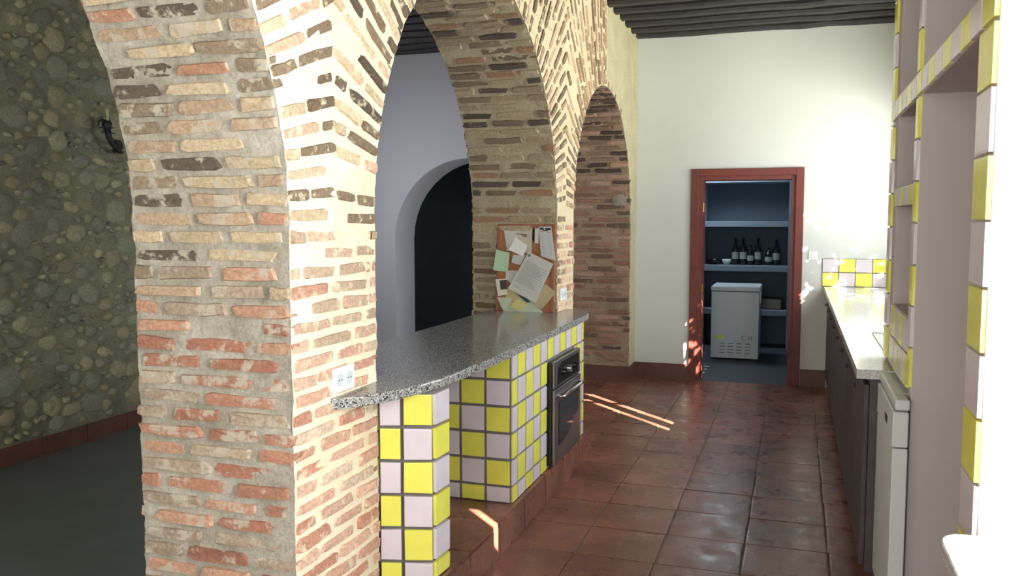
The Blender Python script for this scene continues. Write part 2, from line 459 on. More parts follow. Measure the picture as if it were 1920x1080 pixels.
# skirting
tag(boxes('baseboard_far', MT['skirting'], [(-1.545, DX0-0.075, YF-0.018, YF, 0, 0.155), (DX1+0.075, 0.29, YF-0.018, YF, 0, 0.165), (XD, XA+0.016, 8.255, 8.275, 0, 0.155), (XA, XA+0.016, 8.27, YF, 0, 0.155)]), 'dark red tile skirting along the white end wall', 'baseboard', kind='structure')
sk = empty('baseboard_left', (XS, 0, 0), 'dark red tile skirting along the stone wall', 'baseboard', kind='structure')
y = -1.0
while y < YF:
    adopt(boxes('skirting_tile', MT['skirting'], [(XS+0.002, XS+0.03, y, min(y+0.38, YF), 0.0, 0.12)], bev=0.003), sk); y += 0.386

# ------------------------------------------------------------------ rubble stone wall
def displaced_grid(name, fn, nu, nv, mat, amp=0.006, s=9.0, parent=None):
    V = []
    for i in range(nu+1):
        for j in range(nv+1): V.append(wob(fn(i/nu, j/nv), amp, s)[:])
    F = [(i*(nv+1)+j, (i+1)*(nv+1)+j, (i+1)*(nv+1)+j+1, i*(nv+1)+j+1) for i in range(nu) for j in range(nv)]
    me = bpy.data.meshes.new(name); me.from_pydata(V, [], F); me.update()
    for p in me.polygons: p.use_smooth = True
    return link(name, me, mat, parent)
wl = displaced_grid('wall_left', lambda u, v: (XS, -2.6+u*11.2, v*3.5), 330, 100, MT['stone_bed'], 0.012, 5.0)
tag(wl, 'rough rubble stone wall in shade left of the brick pier', 'wall', kind='structure')
def stone_colour(r):
    c = r.choice([(158, 156, 126), (146, 148, 126), (136, 140, 124), (164, 156, 126), (130, 132, 116), (168, 164, 132), (150, 142, 114), (128, 128, 110), (142, 146, 122)])
    k = r.uniform(0.85, 1.15); return tuple(min(1, x*k) for x in lin(c))
def rubble(y0, y1, z0, z1, plan, seed):
    r = random.Random(seed); done = []; out = []
    for (lo, hi, tries) in plan:
        for _ in range(tries):
            a = r.uniform(lo, hi); b = a*r.uniform(0.55, 0.95)
            y = r.uniform(y0, y1); z = r.uniform(z0, z1)
            m = (a+b)/2
            if any((y-q[0])**2+(z-q[1])**2 < ((m+q[2])*0.86)**2 for q in done): continue
            done.append((y, z, m)); th = r.uniform(-0.35, 0.35)
            u = (0, math.cos(th), math.sin(th)); v = (0, -math.sin(th), math.cos(th)); n = (1, 0, 0)
            th2 = r.uniform(0.05, 0.09)
            p = (XS-0.004, y, z)
            out.append(dict(me=r.choice(STONES), m=frame_m(p, u, v, n, 2*a, 2*b, th2*0.75), c=stone_colour(r), p=p, n=n, su=2*a, sv=2*b))
    return out
st = rubble(3.7, 5.75, 0.15, 3.35, [(0.09, 0.14, 60), (0.06, 0.09, 300), (0.04, 0.06, 900), (0.024, 0.035, 1800)], 3)
place_pieces('stone', st, wl, MT['stone_stuff'], 298, 'rubble')
st2 = rubble(-2.4, 3.6, 0.15, 3.35, [(0.1, 0.16, 160), (0.06, 0.09, 500)], 4)+rubble(5.85, 8.5, 0.15, 3.35, [(0.1, 0.16, 80), (0.06, 0.09, 300)], 5)
joined('rubble', [(t['me'], t['m'], t['c']) for t in st2], MT['stone_stuff'], wl)

# ------------------------------------------------------------------ brick arcade
TOP = 3.47
class Arch:
    def __init__(s, c, r, z0): s.c, s.r, s.z0 = c, r, z0
AR = {'O': Arch(-2.2, 1.0, 1.6), 'A': Arch(1.0, 1.375, 1.58), 'B': Arch(4.285, 1.325, 1.57), 'C': Arch(7.165, 1.115, 1.6), 'E': None}
def curve(a, side):
    """intrados profile from floor to crown; side -1: near springing (lower y), +1: far springing; list of (s, y, z, ny, nz)"""
    L = a.z0; tot = L+a.r*PI/2
    def f(s):
        if s <= L: return (a.c+side*a.r, s, -side, 0.0)
        t = (s-L)/a.r
        return (a.c+side*a.r*math.cos(t), a.z0+a.r*math.sin(t), -side*math.cos(t), -math.sin(t))
    return f, tot
PAL = {
 'front': [((184, 134, 110), 5), ((196, 152, 126), 4), ((170, 118, 96), 3), ((192, 170, 146), 3), ((174, 154, 134), 2)],
 'front_up': [((202, 182, 150), 5), ((190, 164, 136), 4), ((100, 88, 76), 4), ((188, 142, 116), 2), ((150, 132, 110), 3)],
 'side': [((224, 178, 152), 4), ((230, 190, 164), 4), ((212, 154, 130), 3), ((222, 198, 172), 3)],
 'side_mid': [((220, 186, 160), 4), ((204, 178, 150), 4), ((212, 160, 134), 2), ((160, 136, 112), 2)],
 'ring': [((124, 106, 86), 5), ((146, 126, 102), 4), ((222, 200, 164), 4), ((228, 192, 162), 3), ((106, 92, 78), 1)],
 'ring_mid': [((148, 126, 100), 4), ((176, 150, 120), 4), ((204, 176, 142), 4), ((122, 104, 84), 2)],
 'mid': [((134, 116, 96), 4), ((96, 86, 78), 3), ((166, 148, 122), 4), ((168, 132, 106), 2), ((184, 168, 140), 4)],
 'mid_low': [((150, 132, 106), 4), ((162, 146, 120), 4), ((128, 110, 88), 2)],
 'far': [((162, 122, 102), 5), ((142, 104, 86), 3), ((176, 142, 122), 4), ((112, 90, 78), 2)],
 'far_up': [((148, 120, 98), 3), ((88, 72, 62), 4), ((184, 150, 126), 3)]}
def pick(r, key):
    L = PAL[key]; c = r.choices([a for a, _ in L], [b for _, b in L])[0]
    k = r.uniform(0.88, 1.12); return tuple(min(1, x*k) for x in lin(c))
def lay(r, face, p, u, v, n, su, sv, key, fam, out, drop=0.04):
    if r.random() < drop: return
    th = 0.05; off = r.uniform(0.002, 0.014)
    dr = r.uniform(-0.012, 0.012)
    U = Vector(u)+Vector(v)*dr; Vv = Vector(v)-Vector(u)*dr
    q = Vector(p)+Vector(n)*(off-th*0.5)
    out.append(dict(me=r.choice(BRICKS[fam]), m=frame_m(q, U, Vv, Vector(n), su, sv*r.uniform(0.9, 1.1), th), c=pick(r, key), p=p, n=n, su=su, sv=sv))
def intrados(r, a, side, keys, fam, out, pitch=0.0605, smax=None):
    f, tot = curve(a, side); k = 0
    if smax: tot = min(tot, smax)
    s = pitch*0.5
    while s < tot:
        y, z, ny, nz = f(s)
        x = XD+0.012-(r.uniform(0.04, 0.2) if k % 2 else r.uniform(-0.0, 0.03))
        while x < XA-0.03:
            l = r.uniform(0.2, 0.29); x0 = max(x, XD+r.uniform(-0.007, 0.012)); x1 = min(x+l, XA+r.uniform(-0.010, 0.004))
            if x1-x0 > 0.05:
                tv = (0, -nz, ny) if side < 0 else (0, nz, -ny)
                lay(r, 'i', ((x0+x1)/2, y, z), (1, 0, 0), tv, (0, ny, nz), x1-x0, pitch*0.68, keys(z, r), fam(z), out)
            x += l+r.uniform(0.012, 0.03)
        s += pitch; k += 1
def pier_side(r, ya, yb, ztop, keys, fam, out, X, nx, pitch=0.0605):
    z = pitch*0.5; k = 0
    while z < ztop:
        y = ya+0.008-(r.uniform(0.04, 0.16) if k % 2 else 0)
        while y < yb-0.03:
            l = r.uniform(0.17, 0.26); y0 = max(y, ya+0.004); y1 = min(y+l, yb-0.004)
            if y1-y0 > 0.04: lay(r, 's', (X, (y0+y1)/2, z), (0, nx, 0), (0, 0, 1), (nx, 0, 0), y1-y0, pitch*0.66, keys(z, r), fam(z), out)
            y += l+r.uniform(0.012, 0.035)
        z += pitch; k += 1
def ring(r, a, side, ylim, keys, fam, out, X, nx, ylimit_side, pitch=0.064):
    """voussoirs radiating from the arch centre over the flat face"""
    n = int(a.r*PI/2/pitch); row0 = 0
    for k in range(n):
        t = (k+0.5)*pitch/a.r; cy, cz = side*math.cos(t), math.sin(t)
        rad = a.r+0.006-(r.uniform(0.08, 0.16) if k % 2 else 0)
        while rad < a.r+1.4:
            l = r.uniform(0.21, 0.28); r0 = max(rad, a.r+0.004); r1 = rad+l
            c0 = (r0+r1)/2; y, z = a.c+cy*c0, a.z0+cz*c0
            yo = a.c+cy*r1
            if (side > 0 and yo > ylim) or (side < 0 and yo < ylim) or a.z0+cz*r1 > ZC+0.03:
                # trim the last brick at the meeting line
                mx = (ylim-a.c)/cy if abs(cy) > 1e-3 else 9
                r1 = min(r1, mx-0.008, (ZC+0.03-a.z0)/max(cz, 1e-3))
                if r1-r0 < 0.05: break
                c0 = (r0+r1)/2; y, z = a.c+cy*c0, a.z0+cz*c0
                lay(r, 'r', (X, y, z), (0, cy, cz), (0, -cz*nx, cy*nx), (nx, 0, 0), r1-r0, pitch*0.56, keys(z, r), fam(z), out, 0.1); break
            if r1-r0 > 0.04: lay(r, 'r', (X, y, z), (0, cy, cz), (0, -cz*nx, cy*nx), (nx, 0, 0), r1-r0, pitch*0.56, keys(z, r), fam(z), out, 0.08)
            rad += l+r.uniform(0.015, 0.035)
def segment(name, la, ra, ylo, yhi, mats, label, seed, keysI, keysS, keysR, famI, famS, dens):
    """one pier with the half arches springing from it. la: arch on the near side (its far springing), ra: arch on the far side"""
    r = random.Random(seed)
    root = tag(bpy.data.objects.new(name, None), label, 'brick pier', kind='structure'); col.objects.link(root)
    fl, tl = curve(la, +1)
    root.location = (0, 0, 0)
    if ra: fr, tr = curve(ra, -1)
    NS = int(300*dens); NX = int(52*dens)
    def Lp(t): y, z, _, _ = fl(t*tl); return y, z
    def Rp(t):
        if ra: y, z, _, _ = fr(t*tr); return y, z
        return yhi, t*(la.z0+la.r)
    wa = 0.0065
    for X, nm in ((XA, 'kitchen_face'), (XD, 'dining_face')):
        def fn(u, v):
            if u < 0.8:
                t = u/0.8; (y0, z0), (y1, z1) = Lp(t), Rp(t)
            else:
                t = (u-0.8)/0.2; (y0, z0), (y1, z1) = Lp(1), Rp(1); z0 += (TOP-z0)*t; z1 += (TOP-z1)*t
            return (X, y0+(y1-y0)*v, z0+(z1-z0)*v)
        displaced_grid(nm, fn, NS, int(76*dens), mats[1] if X == XA else mats[0], 0.0035 if X == XA else wa, 9, root)
    displaced_grid('near_soffit', lambda u, v: (XD+(XA-XD)*v, *Lp(u)), NS, NX, mats[0], wa, 9, root)
    if ra: displaced_grid('far_soffit', lambda u, v: (XD+(XA-XD)*v, *Rp(u)), NS, NX, mats[0], wa, 9, root)
    out = []
    intrados(r, la, +1, keysI, famI, out)
    if ra: intrados(r, ra, -1, keysI, famI, out)
    for X, nx in ((XA, 1), (XD, -1)):
        if not ra: continue
        zs = min(la.z0, ra.z0) if ra else la.z0
        mid = (la.c+la.r+(ra.c-ra.r))/2 if ra else yhi
        pier_side(r, la.c+la.r, (ra.c-ra.r) if ra else yhi, zs, keysS, famS, out, X, nx)
        ring(r, la, +1, mid, keysR, famS, out, X, nx, 0)
        if ra: ring(r, ra, -1, mid, keysR, famS, out, X, nx, 0)
    place_pieces('brick', out, root, MT['brick_stuff'], 297)
    return root
def kA(z, r): return 'front' if z < 1.35+r.uniform(-0.2, 0.2) else 'front_up'
def kS(z, r): return 'side' if z < 1.2+r.uniform(-0.2, 0.2) else 'side_mid'
def kR(z, r): return 'ring'
fg = lambda z: 'brick_grey'
fc = lambda z: 'brick_cream'
ft = lambda z: 'brick_tan'
seg1 = segment('wall_near', AR['A'], AR['B'], 0, 0, (MT['mortar_grey'], MT['mortar_cream']), 'thick pier of old red brick carrying two arches, nearest the camera', 11, kA, kS, kR, fg, fc, 1.0)
seg2 = segment('wall_middle', AR['B'], AR['C'], 0, 0, (MT['mortar_tan'], MT['mortar_cream_dim']), 'brown brick pier behind the cork pinboard', 12, lambda z, r: 'mid' if z > 1.4 else 'mid_low', lambda z, r: 'side_mid', lambda z, r: 'ring_mid', ft, fc, 0.8)
seg3 = segment('wall_corner', AR['C'], None, 0, YF, (MT['mortar_brown'], MT['mortar_pale']), 'red brick arch end against the white far wall', 13, lambda z, r: 'far' if z < 1.95 else 'far_up', lambda z, r: 'far', lambda z, r: 'ring', lambda z: 'brick_tan', ft, 0.7)
seg0 = segment('wall_entrance', AR['O'], AR['A'], 0, 0, (MT['mortar_grey'], MT['mortar_cream']), 'brick pier left of the camera carrying the nearest arch', 14, kA, kS, kR, fg, fc, 0.3)
# round grey stone set in the far brick respond
rs = bpy.data.objects.new('round_stone', STONES[2]); col.objects.link(rs); rs.parent = seg3
rs.matrix_basis = frame_m((-1.64, 8.28, 1.82), (1, 0, 0), (0, 0, 1), (0, -1, 0), 0.2, 0.22, 0.07); rs.color = (*lin((168, 156, 140)), 1)

# ------------------------------------------------------------------ glazed wall tiles
GT = {c: [rounded_tile(20+k, MT[c], 'tile', 0.04) for k in range(4)] for c in ('yellow', 'lilac')}
def tile(parent, color, p, u, v, n, su, sv, th=0.012, name='tile'):
    k = random.choice(GT[color]); o = bpy.data.objects.new(name, k); col.objects.link(o); o.parent = parent
    jit = Vector(n)*random.uniform(-0.0008, 0.0008)
    m = frame_m(Vector(p)+jit, Vector(u), Vector(v), Vector(n), su, sv, th)
    o.matrix_basis = parent.matrix_basis.inverted() @ m
    return o
def tile_panel(parent, origin, u, v, n, U, V, pitch=0.136, joint=0.014, phase=0, skip=None, u0=0.0, v0=0.0, th=0.012):
    """checker of tiles over a U x V panel; first column / row may be cut (u0, v0)"""
    us = []; a = 0.0; first = True
    while a < U-0.012:
        b = min(U, a+(u0 if (first and u0) else pitch)); us.append((a, b)); a = b; first = False
    vs = []; a = 0.0; first = True
    while a < V-0.012:
        b = min(V, a+(v0 if (first and v0) else pitch)); vs.append((a, b)); a = b; first = False
    for i, (a, b) in enumerate(us):
        for j, (c, d_) in enumerate(vs):
            segs = [(a, b, c, d_)]
            if skip: segs = skip(a, b, c, d_)
            for (a1, b1, c1, d1) in segs:
                if b1-a1 < 0.02 or d1-c1 < 0.02: continue
                p = Vector(origin)+Vector(u)*(a1+b1)/2+Vector(v)*(c1+d1)/2
                tile(parent, 'yellow' if (i+j+phase) % 2 == 0 else 'lilac', p, u, v, n, b1-a1-joint, d1-c1-joint, th)

# ------------------------------------------------------------------ peninsula
PX = -1.33; ZP = 0.168; ZG = 0.93
pen = empty('tiled_counter', (-1.7, 4.3, 0), 'masonry bar counter faced with yellow and lilac tiles between the brick piers', 'counter')
adopt(boxes('plinth', MT['terracotta'], [(-2.1, -1.312, 2.965, 5.62, 0.0, ZP-0.012)], bev=0.006), pen)
for k in range(7):
    y0 = 2.965+k*0.386; y1 = min(y0+0.38, 5.62)
    if y1-y0 < 0.05: continue
    for x0, x1 in ((-2.09, -1.71), (-1.704, -1.306)):
        o = bpy.data.objects.new('plinth_tile', FT[k % 6]); col.objects.link(o); o.parent = pen; o.color = (1.05, 1, 1, 1)
        o.matrix_basis = pen.matrix_basis.inverted() @ frame_m(((x0+x1)/2, (y0+y1)/2, ZP-0.009), (1, 0, 0), (0, 1, 0), (0, 0, 1), x1-x0-0.004, y1-y0-0.006, 0.022)
    o = bpy.data.objects.new('plinth_tile', FT[(k+2) % 6]); col.objects.link(o); o.parent = pen; o.color = (1.0, 1, 1, 1)
    o.matrix_basis = pen.matrix_basis.inverted() @ frame_m((-1.309, (y0+y1)/2, 0.075), (0, 1, 0), (0, 0, 1), (1, 0, 0), y1-y0-0.004, 0.146, 0.012)
CY0, CY1 = 3.99, 5.50
OV = (4.62, 5.24, 0.19, 0.79)
adopt(boxes('core', MT['grout'], [(-2.08, PX-0.006, CY0+0.006, OV[0]+0.01, ZP, ZG-0.001), (-2.08, PX-0.006, OV[1]-0.01, CY1, ZP, ZG-0.001), (-2.08, PX-0.006, OV[0], OV[1], OV[3]-0.01, ZG-0.001), (-2.08, -1.88, OV[0], OV[1], ZP, ZG-0.001), (-2.08, -2.0, 2.97, CY0+0.02, ZP, ZG-0.001),
   (-2.08, PX-0.006, OV[0], OV[1], ZP, OV[2]+0.005)]), pen)
# front face seen along the aisle (normal +X)
def cut(a, b, c, d_):
    # drop what lies behind the oven
    oa, ob, oc, od = OV[0]-CY0, OV[1]-CY0, OV[2]-ZP, OV[3]-ZP
    if b <= oa or a >= ob or d_ <= oc or c >= od: return [(a, b, c, d_)]
    out = []
    if a < oa: out.append((a, oa, c, d_))
    if b > ob: out.append((ob, b, c, d_))
    if c < oc and a >= oa-1e-6 and b <= ob+1e-6: out.append((a, b, c, oc))
    if d_ > od: out.append((max(a, oa), min(b, ob), od, d_))
    return out
tile_panel(pen, (PX-0.004, CY0, ZP), (0, 1, 0), (0, 0, 1), (1, 0, 0), CY1-CY0, ZG-ZP, skip=cut, u0=0.09, phase=0, v0=0.088)
# end of the cupboard seen through the kneehole (normal -Y)
tile_panel(pen, (PX-0.006, CY0+0.004, ZP), (-1, 0, 0), (0, 0, 1), (0, -1, 0), 0.67, ZG-ZP, phase=1, v0=0.088)
# back panel of the kneehole (normal +X)
tile_panel(pen, (-1.998, 2.98, ZP), (0, 1, 0), (0, 0, 1), (1, 0, 0), CY0-2.99, ZG-ZP, phase=1, v0=0.088)
# end pillar
A0 = Vector((-1.55, 2.972, 0)); A1 = Vector((-1.338, 3.034, 0)); A2 = Vector((-1.33, 3.172, 0))
bm = bmesh.new()
pl = [(-1.55, 2.982), (-1.344, 3.042), (-1.337, 3.168), (-1.55, 3.168)]
vs = [bm.verts.new((x, y, ZP)) for x, y in pl]; f = bm.faces.new(vs); g = bmesh.ops.extrude_face_region(bm, geom=[f])
for v in g['geom']:
    if isinstance(v, bmesh.types.BMVert): v.co.z = ZG-0.001
adopt(link('pillar', bm_mesh(bm, 'pillar'), MT['grout']), pen)
u = (A1-A0).normalized(); n = Vector((u.y, -u.x, 0))
tile_panel(pen, A0+Vector((0.004, 0, ZP)), u, (0, 0, 1), n, (A1-A0).length-0.002, ZG-ZP, u0=0.094, phase=0, v0=0.076, th=0.014)
u2 = (A2-A1).normalized(); n2 = Vector((u2.y, -u2.x, 0))
tile_panel(pen, A1+Vector((0, 0, ZP)), u2, (0, 0, 1), n2, (A2-A1).length, ZG-ZP, u0=0.14, phase=0, v0=0.076, th=0.014)
# granite worktop
pts = [(-1.552, 2.60), (-1.51, 2.64), (-1.46, 2.69), (-1.42, 2.77), (-1.385, 2.86), (-1.355, 2.96), (-1.33, 3.09), (-1.316, 3.25), (-1.31, 3.5), (-1.308, 4.0), (-1.308, 4.6), (-1.308, 5.2), (-1.31, 5.5),
       (-1.325, 5.62), (-1.355, 5.72), (-1.41, 5.80), (-1.48, 5.83), (-1.552, 5.835), (-1.552, 5.60), (-2.03, 5.60), (-2.03, 2.965), (-1.552, 2.965)]
gr = outline_slab('granite_worktop', pts, 0.931, 0.971, MT['granite'], 0.008)
tag(gr, 'long speckled grey granite bar top with rounded ends', 'worktop')
# built-in oven
ov = empty('built_in_oven', (-1.6, 4.93, OV[2]), 'black and steel oven built into the tiled counter', 'oven')
oy0, oy1, oz0, oz1 = OV
adopt(boxes('body', MT['black'], [(-1.87, -1.318, oy0+0.005, oy1-0.005, oz0+0.006, oz1-0.012)]), ov)
adopt(boxes('surround', MT['black'], [(-1.318, -1.302, oy0, oy1, oz0, oz1)], bev=0.002), ov)
adopt(boxes('control_panel', MT['steel'], [(-1.302, -1.29, oy0+0.012, oy1, oz1-0.155, oz1)], bev=0.003), ov)
# black glass of the panel, curved lower-left corner
def plate(name, pts, x0, x1, mat, parent):
    bm = bmesh.new(); vs = [bm.verts.new((x0, y, z)) for y, z in pts]; f = bm.faces.new(vs); g = bmesh.ops.extrude_face_region(bm, geom=[f])
    for v in g['geom']:
        if isinstance(v, bmesh.types.BMVert): v.co.x = x1
    o = link(name, bm_mesh(bm, name), mat)
    return adopt(o, parent) if parent else o
ya, yb, za, zb = oy0+0.07, oy1-0.05, oz1-0.14, oz1-0.02
pp = [(ya, za), (yb, za), (yb, zb-0.03)] + [(yb-0.03*(1-math.cos(t)), zb-0.03+0.03*math.sin(t)) for t in (0.5, 1.0, 1.57)] + [(ya+0.10, zb), (ya+0.04, zb-0.02), (ya+0.01, zb-0.06)]
plate('panel_glass', pp, -1.2905, -1.287, MT['black'], ov)
for yk in (oy0+0.19, oy0+0.31, oy0+0.43):
    bm = bmesh.new(); r0 = 0.02 if yk != oy0+0.31 else 0.026
    tube(bm, [(-1.288, yk, oz1-0.08), (-1.266, yk, oz1-0.08)], [r0, r0*0.85], 16)
    box(bm, -1.268, -1.262, yk-0.003, yk+0.003, oz1-0.08-r0*0.8, oz1-0.08+r0*0.8)
    adopt(link('knob', bm_mesh(bm, 'knob'), MT['steel'] if r0 > 0.022 else MT['black']), ov)
door = adopt(boxes('door', MT['steel'], [(-1.302, -1.286, oy0+0.012, oy1, oz0+0.004, oz1-0.162)], bev=0.003), ov)
ya, yb, za, zb = oy0+0.09, oy1-0.07, oz0+0.10, oz1-0.245
n_ = 10
pp = [(ya, zb), (ya, za)] + [(ya+(yb-ya)*i/n_, za+0.0+0.13*(i/n_)**2.2) for i in range(1, n_+1)] + [(yb, zb)]
w1 = plate('window_rim', pp, -1.2862, -1.2845, MT['black'], None)
w1.parent = door
cy_, cz_ = (ya+yb)/2, (za+zb)/2
pp2 = [(cy_+(y-cy_)*0.94, cz_+(z-cz_)*0.96) for y, z in pp]
w2 = plate('window_glass', pp2, -1.2848, -1.2835, MT['oven_glass'], None)
w2.parent = door
bm = bmesh.new()
hy0, hy1, hz = oy0+0.07, oy1-0.05, oz1-0.205
tube(bm, [(-1.286, hy0, hz)]+[(-1.252-0.018*math.sin(PI*i/10), hy0+0.01+(hy1-hy0-0.02)*i/10, hz-0.012*math.sin(PI*i/10)) for i in range(11)]+[(-1.286, hy1, hz)], 0.010, 10)
h = link('door_handle', bm_mesh(bm, 'door_handle', True), MT['chrome']); h.parent = door

# ------------------------------------------------------------------ sockets
def socket(name, y0, y1, z0, z1, label):
    root = empty(name, (XA, (y0+y1)/2, (z0+z1)/2), label, 'socket')
    adopt(boxes('plate', MT['white_plastic'], [(XA-0.002, XA+0.014, y0, y1, z0, z1)], bev=0.005), root)
    for yc in (y0+(y1-y0)*0.28, y0+(y1-y0)*0.72):
        bm = bmesh.new(); tube(bm, [(XA+0.0135, yc, (z0+z1)/2), (XA+0.0155, yc, (z0+z1)/2)], 0.024, 20)
        adopt(link('outlet', bm_mesh(bm, 'outlet'), MT['white_enamel']), root)
        for dz in (-0.009, 0.009):
            bm = bmesh.new(); tube(bm, [(XA+0.0154, yc+dz, (z0+z1)/2), (XA+0.0162, yc+dz, (z0+z1)/2)], 0.0032, 8)
            adopt(link('pin_hole', bm_mesh(bm, 'pin_hole'), MT['black']), root)
    return root
socket('wall_socket', 2.615, 2.765, 0.985, 1.075, 'white double socket on the near pier just above the rounded end of the bar top')
socket('wall_socket', 5.66, 5.82, 1.04, 1.125, 'white double socket on the pier right of the pinboard')

# ------------------------------------------------------------------ cork board with papers
BX0, BX1, BH = -1.972, -1.555, 0.60
TILT = math.atan(0.045/BH)
board = empty('pinboard', (BX0, 5.555, 0.9715), 'cork pinboard in a wooden frame leaning on the brown brick pier', 'pinboard')
board.rotation_euler = (-TILT, 0, 0)
bw = BX1-BX0
def bpart(name, mat, lst, bev=0.0):
    bm = bmesh.new()
    for b in lst: box(bm, *b, bev=bev)
    o = link(name, bm_mesh(bm, name), mat, board); return o
bpart('cork_sheet', MT['cork'], [(0.012, bw-0.012, 0.006, 0.014, 0.012, BH-0.012)])
for b in ((0, 0.022, 0, 0.018, 0, BH), (bw-0.022, bw, 0, 0.018, 0, BH), (0.022, bw-0.022, 0, 0.018, 0, 0.022), (0.022, bw-0.022, 0, 0.018, BH-0.022, BH)):
    bpart('frame_rail', MT['frame_wood'], [b], 0.002)
bmx = Matrix.Translation(board.location) @ Matrix.Rotation(-TILT, 4, 'X')
def uv(cx, cy):
    left = 135-38*(cy-100)/820
    return ((cx-left)/520*bw, (1-(cy-100)/822)*BH)
layer = [0]
def note(quad, color, label, name='paper_note', curl=0.0, cat='paper', extra=None):
    layer[0] += 1
    yb = 0.0045-layer[0]*0.0011-(0.010 if any(uv(*q)[0] < 0.022 or uv(*q)[0] > bw-0.022 or uv(*q)[1] < 0.022 for q in quad) else 0)*1.0
    q = [uv(*c) for c in quad]   # order: tl, tr, br, bl
    root_bm = bmesh.new(); n = 8; g = []
    for j in range(n+1):
        row = []
        for i in range(n+1):
            a, b = i/n, j/n
            x = (q[0][0]*(1-a)+q[1][0]*a)*(1-b)+(q[3][0]*(1-a)+q[2][0]*a)*b
            z = (q[0][1]*(1-a)+q[1][1]*a)*(1-b)+(q[3][1]*(1-a)+q[2][1]*a)*b
            row.append(root_bm.verts.new((x, yb-curl*(b**2)-0.001*math.sin(a*5+layer[0]), z)))
        g.append(row)
    for j in range(n):
        for i in range(n): root_bm.faces.new((g[j][i], g[j][i+1], g[j+1][i+1], g[j+1][i]))
    bmesh.ops.recalc_face_normals(root_bm, faces=root_bm.faces[:])
    ex = bmesh.ops.extrude_face_region(root_bm, geom=root_bm.faces[:])
    for v in ex['geom']:
        if isinstance(v, bmesh.types.BMVert): v.co.y += 0.0006
    o = link(name, bm_mesh(root_bm, name), paper(color)); o.matrix_world = bmx
    tag(o, label, cat)
    def pos(a, b, lift=0.0008):
        x = (q[0][0]*(1-a)+q[1][0]*a)*(1-b)+(q[3][0]*(1-a)+q[2][0]*a)*b
        z = (q[0][1]*(1-a)+q[1][1]*a)*(1-b)+(q[3][1]*(1-a)+q[2][1]*a)*b
        return (x, yb-curl*(b**2)-0.001*math.sin(a*5+layer[0])-lift, z)
    for (nm, colr, rects) in (extra or []):
        bm = bmesh.new()
        for (a0, a1, b0, b1) in rects:
            vv = [bm.verts.new(pos(a, b)) for a, b in ((a0, b0), (a1, b0), (a1, b1), (a0, b1))]; bm.faces.new(vv)
        p = link(nm, bm_mesh(bm, nm), paper(colr), o)
        if len(rects) > 8: p['kind'] = 'stuff'
    return o
note([(115, 795), (430, 795), (535, 932), (172, 922)], (196, 208, 186), 'large pale green sheet at the bottom of the pinboard')
note([(190, 152), (332, 130), (345, 340), (215, 352)], (212, 210, 204), 'white sheet at the top left corner of the pinboard')
note([(335, 130), (450, 140), (435, 380), (300, 350)], (206, 196, 176), 'beige sheet pinned at the top middle of the board')
note([(445, 140), (472, 140), (465, 280), (440, 240)], (20, 20, 24), 'narrow black card at the top of the pinboard')
note([(466, 140), (506, 140), (500, 280), (461, 278)], (236, 234, 220), 'narrow white card beside the black card')
note([(508, 125), (622, 122), (652, 440), (525, 400)], (202, 206, 204), 'long grey leaflet with coloured heading hanging top right', extra=[
    ('printed_heading', (60, 56, 70), [(0.08, 0.4, 0.03, 0.10), (0.5, 0.93, 0.04, 0.11), (0.3, 0.7, 0.1, 0.14)]), ('printed_arc', (190, 60, 40), [(0.12, 0.88, 0.16, 0.18)]), ('text_line', (160, 164, 166), [(0.12, 0.85, 0.25+i*0.05, 0.262+i*0.05) for i in range(13)])])
note([(270, 390), (385, 392), (335, 485), (255, 465)], (214, 214, 210), 'small white scrap above the large letter')
note([(205, 540), (310, 538), (250, 665), (198, 612)], (210, 208, 202), 'white slip half under the letter at left')
note([(560, 655), (650, 735), (520, 892), (440, 830)], (196, 178, 140), 'tan envelope at the lower right of the pinboard')
note([(215, 690), (330, 790), (240, 872), (185, 848)], (206, 190, 140), 'tan slip at the lower left of the pinboard')
note([(310, 805), (405, 850), (330, 918), (235, 880)], (214, 208, 140), 'yellow slip near the bottom of the pinboard')
note([(300, 765), (370, 780), (425, 835), (385, 835)], (70, 84, 92), 'dark blue strip showing under the letter')
note([(110, 625), (215, 615), (218, 765), (132, 782)], (226, 220, 206), 'white card with a dark photo on it', extra=[('photo_print', (74, 66, 58), [(0.36, 0.98, 0.08, 0.66)]), ('photo_faces', (150, 130, 112), [(0.46, 0.62, 0.2, 0.5), (0.7, 0.88, 0.22, 0.52)])])
note([(125, 342), (248, 372), (228, 552), (92, 540)], (188, 214, 180), 'green note on the left edge of the pinboard')
note([(300, 225), (407, 302), (368, 402), (240, 345)], (232, 232, 228), 'curled blank white note at the upper left', curl=0.012)
note([(420, 362), (636, 470), (470, 838), (225, 708)], (206, 206, 198), 'large typed letter pinned askew across the board', extra=[
    ('text_line', (150, 150, 150), [(0.08, 0.5+0.42*abs(math.sin(i*1.7)), 0.2+i*0.029, 0.209+i*0.029) for i in range(20)]), ('printed_emblem', (60, 130, 90), [(0.04, 0.12, 0.04, 0.10)]), ('signature', (120, 124, 130), [(0.1, 0.3, 0.85, 0.86), (0.15, 0.4, 0.88, 0.885)])])

